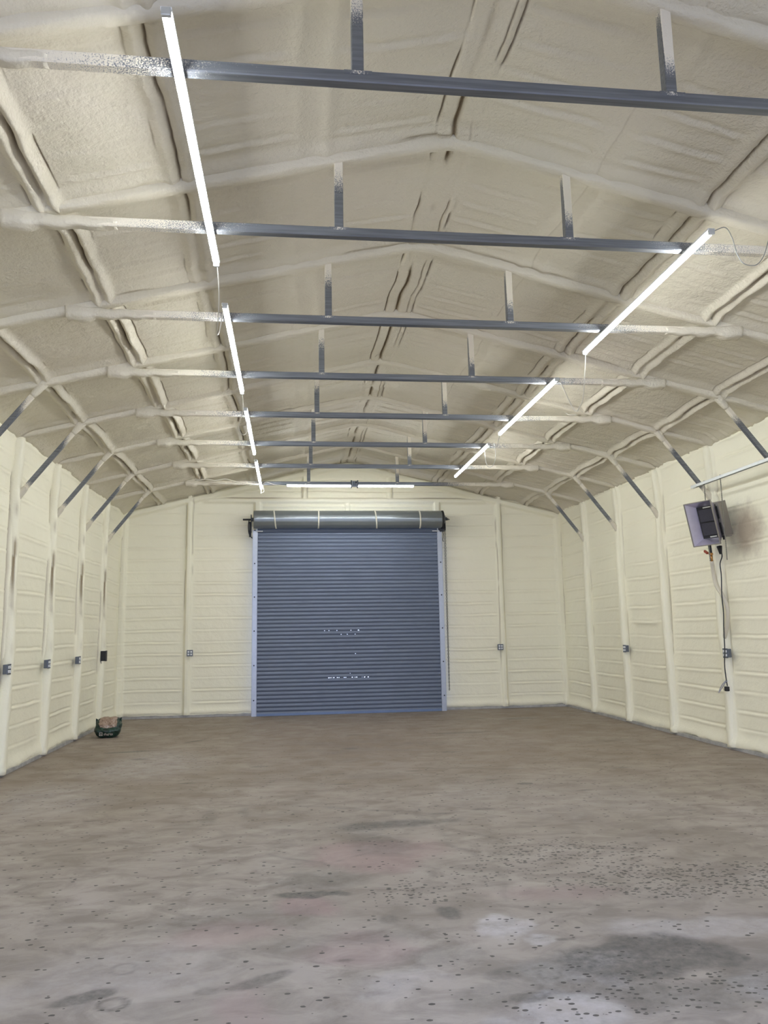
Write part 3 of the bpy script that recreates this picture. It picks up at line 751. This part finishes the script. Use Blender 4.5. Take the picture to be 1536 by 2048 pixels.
# coil
def coil():
    ro = .178; n = 64; xs = np.unique(np.concatenate([np.linspace(-1.87, 1.87, 180)]))
    V = []; F = []
    for i, x in enumerate(xs):
        for j in range(n):
            a = 2 * math.pi * j / n
            r = ro + .0016 * math.cos(8 * 2 * math.pi * j / n * 2) - .0012 * (1 if (i % 6) == 0 else 0) + .0012 * math.sin(x * 2.3)
            V.append((x, r * math.cos(a), r * math.sin(a)))
    m = len(xs)
    for i in range(m - 1):
        for j in range(n): F.append((i * n + j, i * n + (j + 1) % n, (i + 1) * n + (j + 1) % n, (i + 1) * n + j))
    F.append(tuple(range(n))); F.append(tuple((m - 1) * n + j for j in range(n)))
    o = link_mesh('coil', mesh_py('coil', V, F), M_coil, door)
    for p in o.data.polygons: p.use_smooth = len(p.vertices) == 4
    o.location = (0, -.13, 3.775); return o
co = coil()
for x, dx in ((-1.467, .035), (-.603, -.005), (.524, .03), (1.415, .01)):
    pts = []
    for j in range(33):
        a = math.radians(40 + 225 * j / 32)
        xo = dx * (j / 16 - 1)
        pts.append((x + xo, .182 * math.cos(a) - .0, .182 * math.sin(a)))
    ring_ = [(-.014, -.002), (.014, -.002), (.014, .002), (-.014, .002)]
    V = []; F = []
    for i, p in enumerate(pts):
        a = math.atan2(p[2], p[1]); rad = Vector((0, math.cos(a), math.sin(a)))
        for (u_, v_) in ring_: V.append(Vector(p) + Vector((u_, 0, 0)) + rad * v_)
    for i in range(len(pts) - 1):
        for j in range(4): F.append((i * 4 + j, i * 4 + (j + 1) % 4, (i + 1) * 4 + (j + 1) % 4, (i + 1) * 4 + j))
    F += [(0, 1, 2, 3), tuple(len(V) - 4 + j for j in range(4))]
    link_mesh('strap', mesh_py('strap', V, F), M_strap, co)
cyl('axle', (-2.08, -.13, 3.775), (2.0, -.13, 3.775), .018, M_dark, door)
cyl('chain_wheel', (1.875, -.13, 3.775), (1.905, -.13, 3.775), .182, M_black, door, 40)
cyl('wheel_guard', (1.907, -.13, 3.785), (1.925, -.13, 3.785), .12, M_galv, door, 32)
boxes('bracket', [(-1.92, -.10, 3.70, .014, .16, .34), (-1.945, .02, 3.60, .04, .05, .30), (-1.90, -.12, 3.775, .06, .07, .07)], M_dark, door, .004)
wire('spring_arm', [(-1.96, -.10, 3.78), (-1.975, -.10, 3.66), (-1.965, -.08, 3.52), (-1.93, -.05, 3.45), (-1.90, -.03, 3.42)], .010, M_dark, door)
boxes('bracket', [(1.94, -.10, 3.70, .014, .16, .30), (1.96, -.12, 3.79, .05, .06, .06), (1.90, -.06, 3.575, .10, .06, .07), (1.84, -.06, 3.60, .05, .04, .05)], M_dark, door, .004)
boxes('axle_nut', [(1.99, -.13, 3.79, .05, .03, .03), (2.02, -.14, 3.775, .03, .045, .02)], M_rod, door, .003)
# hand chain, a long hanging loop
def chain(name, label, x, y, z0, z1, sway):
    root_me = bmesh.new(); n = int((z1 - z0) / .034)
    V = []; F = []
    for i in range(n):
        z = z0 + i * .034; t = i / n
        xx_ = x + sway * (1 - t) ; yaw_ = (i % 2) * math.pi / 2
        base = len(V); R_ = 8; r_ = 4
        for a in range(R_):
            A = 2 * math.pi * a / R_; cxr, cz = .010 * math.cos(A), .021 * math.sin(A)
            for b in range(r_):
                B_ = 2 * math.pi * b / r_
                k = .0035 * math.cos(B_); y_ = .0035 * math.sin(B_)
                px = cxr + k * math.cos(A); pz = cz + k * math.sin(A)
                V.append((xx_ + px * math.cos(yaw_) - y_ * math.sin(yaw_), y + px * math.sin(yaw_) + y_ * math.cos(yaw_), z + pz))
        for a in range(R_):
            for b in range(r_):
                F.append((base + a * r_ + b, base + a * r_ + (b + 1) % r_, base + ((a + 1) % R_) * r_ + (b + 1) % r_, base + ((a + 1) % R_) * r_ + b))
    root_me.free()
    return V, F
V1, F1 = chain('', '', 1.925, 15.40, .42, 3.70, .01)
V2, F2 = chain('', '', 1.955, 15.43, .42, 3.70, -.01)
n1 = len(V1); allV = V1 + V2; allF = F1 + [tuple(a + n1 for a in f) for f in F2]
tag(link_mesh('pull_chain', mesh_py('pull_chain', allV, allF), M_chain), 'long zinc hand chain hanging at the right side of the roller door', 'chain')
cord('cord_tail', 'short dark cord hanging at the top of the right door guide', [(1.90, 15.44, 3.56), (1.905, 15.42, 3.48), (1.90, 15.43, 3.40), (1.896, 15.43, 3.36), (1.91, 15.43, 3.33)], M_dark, .007)

# ------------------------------------------------------------------ OUTLETS
def make_outlet():
    """faces -Y locally"""
    r = empty('outlet', (0, 0, 0))
    boxes('box', [(0, -.022, 0, .104, .050, .108)], M_outlet, r, .006)
    pl = boxes('cover_plate', [(0, -.050, 0, .114, .006, .118)], M_outlet, r, .002)
    for sx in (-1, 1):
        for sz in (-1, 1):
            f = boxes('socket', [(sx * .025, -.056, sz * .024, .034, .010, .032)], M_white, r, .004)
            boxes('slot', [(sx * .025 - .006, -.0615, sz * .024 + .002, .003, .002, .010), (sx * .025 + .006, -.0615, sz * .024 + .002, .003, .002, .008)], M_black, f, 0)
    return r
out0 = make_outlet(); first = True
H = math.pi / 2
for (x, y, z, rz, lab) in [
    (-HW + .060, 9.50, 1.20, H, 'outlet at the left edge of the picture, nearest on the left wall'),
    (-HW + .060, 11.00, 1.205, H, 'grey four-socket outlet on the left wall, second from the camera'),
    (-HW + .060, 12.53, 1.205, H, 'grey four-socket outlet on the left wall, third from the camera, before the black box'),
    (-3.07, YB - .075, 1.214, 0, 'grey four-socket outlet on the back wall left of the roller door'),
    (3.045, YB - .075, 1.209, 0, 'grey four-socket outlet on the back wall right of the roller door'),
    (HW - .065, 12.55, 1.208, -H, 'grey four-socket outlet on the right wall farther from the camera'),
    (HW - .065, 9.50, 1.205, -H, 'grey four-socket outlet on the right wall beside the heater cord')]:
    o = out0 if first else copy_tree(out0); first = False
    o.location = (x, y, z); o.rotation_euler = (0, 0, rz)
    tag(o, lab, 'outlet', 'four-socket wall outlets')
bb = empty('wall_box', (-HW + .055, 14.16, 1.225), 'plain black electrical box on the left wall, farthest from the camera', 'electrical box')
boxes('box', [(.035, 0, 0, .085, .085, .17)], M_black, bb, .006); boxes('lid', [(.082, 0, 0, .010, .095, .18)], M_black, bb, .004)
wire('cable_tail', [(.0, -.03, -.08), (.01, -.03, -.14), (.012, -.025, -.20), (.02, -.02, -.25)], .008, M_dark, bb)

# ------------------------------------------------------------------ HEATER
st = boxes('strut_channel', [(4.19, 8.80, 3.405, .041, 1.90, .006), (4.172, 8.80, 3.388, .004, 1.90, .036), (4.208, 8.80, 3.388, .004, 1.90, .036)], M_galv2, None, .001)
tag(st, 'slotted metal strut bridging two right knee braces above the heater', 'strut')
def rod(x, y, z0, z1, lab):
    V = []; F = []; n = 10; m = int((z1 - z0) / .012)
    for i in range(m + 1):
        z = z0 + (z1 - z0) * i / m; r_ = .0065 + (.0012 if i % 2 else -.0008)
        for j in range(n): V.append((x + r_ * math.cos(6.2832 * j / n), y + r_ * math.sin(6.2832 * j / n), z))
    for i in range(m):
        for j in range(n): F.append((i * n + j, i * n + (j + 1) % n, (i + 1) * n + (j + 1) % n, (i + 1) * n + j))
    F += [tuple(range(n)), tuple(m * n + j for j in range(n))]
    o = link_mesh('threaded_rod', mesh_py('rod', V, F), M_rod); tag(o, lab, 'threaded rod', 'threaded rods carrying the heater')
    return o
rod(4.19, 9.44, 2.37, 3.42, 'threaded rod through the far side of the heater, left one in the picture')
rod(4.19, 9.05, 2.35, 3.42, 'threaded rod through the near side of the heater, right one in the picture')
ht = empty('gas_heater', (4.02, 9.27, 2.83), 'stainless gas radiant heater tilted downward, hung from rods by the right wall', 'heater', rot=(0, 0, math.radians(20)))
def loft(name, r0, r1, mat, parent, thick=.004):
    V = [Vector(p) for p in r0 + r1]; F = [(i, (i + 1) % 4, 4 + (i + 1) % 4, 4 + i) for i in range(4)]
    o = link_mesh(name, mesh_py(name, V, F), mat, parent, smooth=False)
    md = o.modifiers.new('solid', 'SOLIDIFY'); md.thickness = thick; md.offset = 1
    return o
# local axes: mouth faces -X and downward; y across the mouth, z up it
tx = math.radians(13)
def hp(d, y, z): return (d * math.cos(tx) - z * math.sin(tx), y, z * math.cos(tx) + d * math.sin(tx))
def rect(d, hy, hz): return [hp(d, -hy, -hz), hp(d, hy, -hz), hp(d, hy, hz), hp(d, -hy, hz)]
loft('reflector', rect(0, .205, .275), rect(.13, .140, .205), M_ss, ht)
Rm = Matrix.Rotation(-tx, 3, 'Y')
def hbox(name, items, mat, parent, bev=.002):
    return boxes(name, [(*hp(d, y, z), sx, sy, sz, Rm) for d, y, z, sx, sy, sz in items], mat, parent, bev)
hbox('rim', [(0, 0, .278, .012, .422, .012), (0, 0, -.278, .012, .422, .012), (0, .208, 0, .012, .012, .56), (0, -.208, 0, .012, .012, .56)], M_housing, ht)
hbox('element_frame', [(.140, 0, 0, .02, .285, .415)], M_black, ht)
for z in (-.088, .088):
    hbox('burner_tile', [(.124, .005, z, .012, .215, .158)], M_ceramic, ht)
hbox('clip', [(.122, -.03, .190, .012, .12, .016), (.122, -.03, -.190, .012, .10, .016)], M_galv2, ht)
hbox('rear_box', [(.235, -.01, .01, .145, .335, .44)], M_housing, ht, .006)
hbox('side_louvre', [(.150, -.150, .10, .010, .012, .16), (.150, -.150, -.11, .010, .012, .16), (.150, -.155, -.225, .03, .02, .05)], M_black, ht, .002)
hbox('hanger_bar', [(.17, 0, .225, .03, .50, .010), (.17, 0, -.215, .03, .50, .010)], M_housing, ht)
gv = empty('gas_valve', (4.25, 9.52, 2.47), 'brass and red gas valve below the heater', 'gas valve')
cyl('body', (-.01, 0, .13), (0, 0, -.0), .020, M_dark, gv); boxes('handle', [(-.035, .05, .03, .03, .08, .03, Matrix.Rotation(.5, 3, 'X'))], M_copper, gv, .008)
cyl('union', (0, 0, .005), (.005, 0, -.10), .017, M_brass, gv); boxes('hex_nut', [(0, 0, -.0, .04, .04, .03)], M_brass, gv, .005)
pp = cord('gas_pipe', 'foam-coated gas pipe running down the right wall from the heater valve', [(4.255, 9.52, 2.38), (4.30, 9.58, 2.202), (4.31, 9.55, 2.058), (4.32, 9.45, 1.938), (4.34, 9.40, 1.80), (4.355, 9.42, 1.66), (4.36, 9.48, 1.52), (4.37, 9.57, 1.40)], M_strap, .026, 'pipe')
pp.data.attributes.new('crack', 'FLOAT', 'POINT'); pp.data.materials.clear(); pp.data.materials.append(M_beam)
hc = empty('heater_cord', (4.27, 9.33, 2.50), 'black power cord hanging from the heater down the right wall', 'power cord')
P_ = [(4.28, 9.325, 2.50), (4.29, 9.33, 2.42), (4.29, 9.39, 2.33), (4.29, 9.384, 2.187), (4.285, 9.40, 1.935), (4.28, 9.387, 1.714), (4.285, 9.421, 1.495), (4.29, 9.447, 1.246), (4.295, 9.488, 1.058), (4.30, 9.489, .903), (4.30, 9.473, .80)]
wire('cord', [tuple(Vector(p) - Vector(hc.location)) for p in P_], .007, M_dark, hc)
cyl('connector', (0.0, .01, .05), (.0, -.01, -.05), .034, M_black, hc, 14, .016)
boxes('plug_end', [(.02, .14, -1.735, .05, .05, .06)], M_black, hc, .012)
cord('paper_tag', 'clear plastic tag hooked on the low end of the heater cord', [(4.30, 9.46, .862), (4.30, 9.53, .83), (4.30, 9.60, .77), (4.30, 9.69, .70), (4.31, 9.62, .80), (4.30, 9.50, .86)], M_plug, .006, 'tag')

# ------------------------------------------------------------------ BAG OF SEED
def bag():
    root = empty('plastic_bag', (-3.98, 13.02, 0), 'small green plastic bag with a brown panel on the floor by the left wall', 'bag', rot=(0, 0, math.radians(8)))
    bm = bmesh.new(); bmesh.ops.create_cube(bm, size=1)
    bmesh.ops.subdivide_edges(bm, edges=list(bm.edges), cuts=13, use_grid_fill=True)
    for v in bm.verts:
        x, y, z = v.co * 2
        rx = 1 - .16 * abs(z) ** 3 - .10 * abs(y) ** 3
        X_ = x * .188 * rx * (1 + .05 * math.cos(z * 3))
        Y_ = y * .150 * (1 - .18 * abs(x) ** 3 - .22 * abs(z) ** 3)
        Z_ = .150 + z * .152 * (1 - .16 * abs(x) ** 4 - .15 * abs(y) ** 4)
        # the slumped bag: fat lower roll in front, upper half leaning back, crease between
        if z > -.15: Y_ += .075 * min(1, (z + .15) * 1.1)
        if y < -.5: Y_ += .030 * math.exp(-((z - .02) / .18) ** 2)
        n_ = math.sin(x * 6 + z * 4) * .006 + math.sin(y * 9 - z * 5) * .005 + math.sin(x * 12 + z * 8 + y * 2) * .004
        v.co = Vector((X_ + n_, Y_ + n_, max(Z_ + n_ * .7, .001)))
    me = bpy.data.meshes.new('bag_body'); bm.to_mesh(me); bm.free()
    N = NT('printed_green_bag'); tc = N.new('ShaderNodeTexCoord').outputs['Object']
    nn = N.noise(tc, 16, 4, .6, .6)
    green = N.ramp(nn, [(.35, (0.006, 0.016, 0.011)), (.55, (0.012, 0.040, 0.026)), (.75, (0.035, 0.10, 0.072))])
    brown = N.ramp(N.noise(tc, 24, 4, .6, 1.0), [(.35, (0.16, 0.10, 0.06)), (.55, (0.36, 0.25, 0.18)), (.72, (0.48, 0.42, 0.38))])
    sx = N.new('ShaderNodeSeparateXYZ'); N.link(tc, sx.inputs[0])
    wob = N.math('MULTIPLY', N.math('SUBTRACT', N.noise(tc, 12, 3), .5), .08)
    m1 = N.math('LESS_THAN', N.math('ABSOLUTE', N.math('ADD', sx.outputs[0], wob)), .125)
    m2 = N.math('GREATER_THAN', N.math('ADD', sx.outputs[2], wob), .158); m3 = N.math('LESS_THAN', sx.outputs[2], .32); m4 = N.math('LESS_THAN', sx.outputs[1], .16)
    mm = N.math('MULTIPLY', N.math('MULTIPLY', m1, m2), N.math('MULTIPLY', m3, m4))
    N.link(N.mix(mm, green, brown), N.b.inputs['Base Color']); N.b.inputs['Roughness'].default_value = .33
    N.link(N.bump(N.noise(tc, 18, 3, .6, 1.2), .6, .02), N.b.inputs['Normal'])
    b_ = link_mesh('bag_body', me, N.m, root)
    md = b_.modifiers.new('sub', 'SUBSURF'); md.levels = 1; md.render_levels = 1
    # crimped end seams
    for s in (-1, 1):
        V = []; F = []; n = 24
        for i in range(n + 1):
            x = -.17 + .34 * i / n
            for j, zz_ in enumerate((0, 1)):
                V.append((s * (.165 + .028 * zz_), .07 + .010 * math.sin(i * 1.3) * zz_, .225 + x * .28 + .015 * zz_))
        for i in range(n): F.append((2 * i, 2 * i + 1, 2 * i + 3, 2 * i + 2))
        o = link_mesh('end_seam', mesh_py('end_seam', V, F), N.m, root); md = o.modifiers.new('s', 'SOLIDIFY'); md.thickness = .003
    # pale printed marks on the near face
    pk = mat_simple('pale_print', (0.42, 0.36, 0.30), .5)
    L_ = [(-.095, .055, .05, .008), (-.115, .078, .008, .05), (-.095, .098, .045, .007), (-.075, .078, .007, .045), (-.095, .076, .024, .007)]
    for i in range(7): L_.append((-.045 + i * .020, .070 + .006 * math.sin(i * 2), .008, .026 + .008 * (i % 2)))
    L_ += [(-.03, .086, .012, .006), (.012, .06, .012, .006), (.052, .062, .012, .006)]
    boxes('print', [(x + .0, -.142, z - .010, sx_, .008, sz_) for x, z, sx_, sz_ in L_], pk, root, .001)
bag()
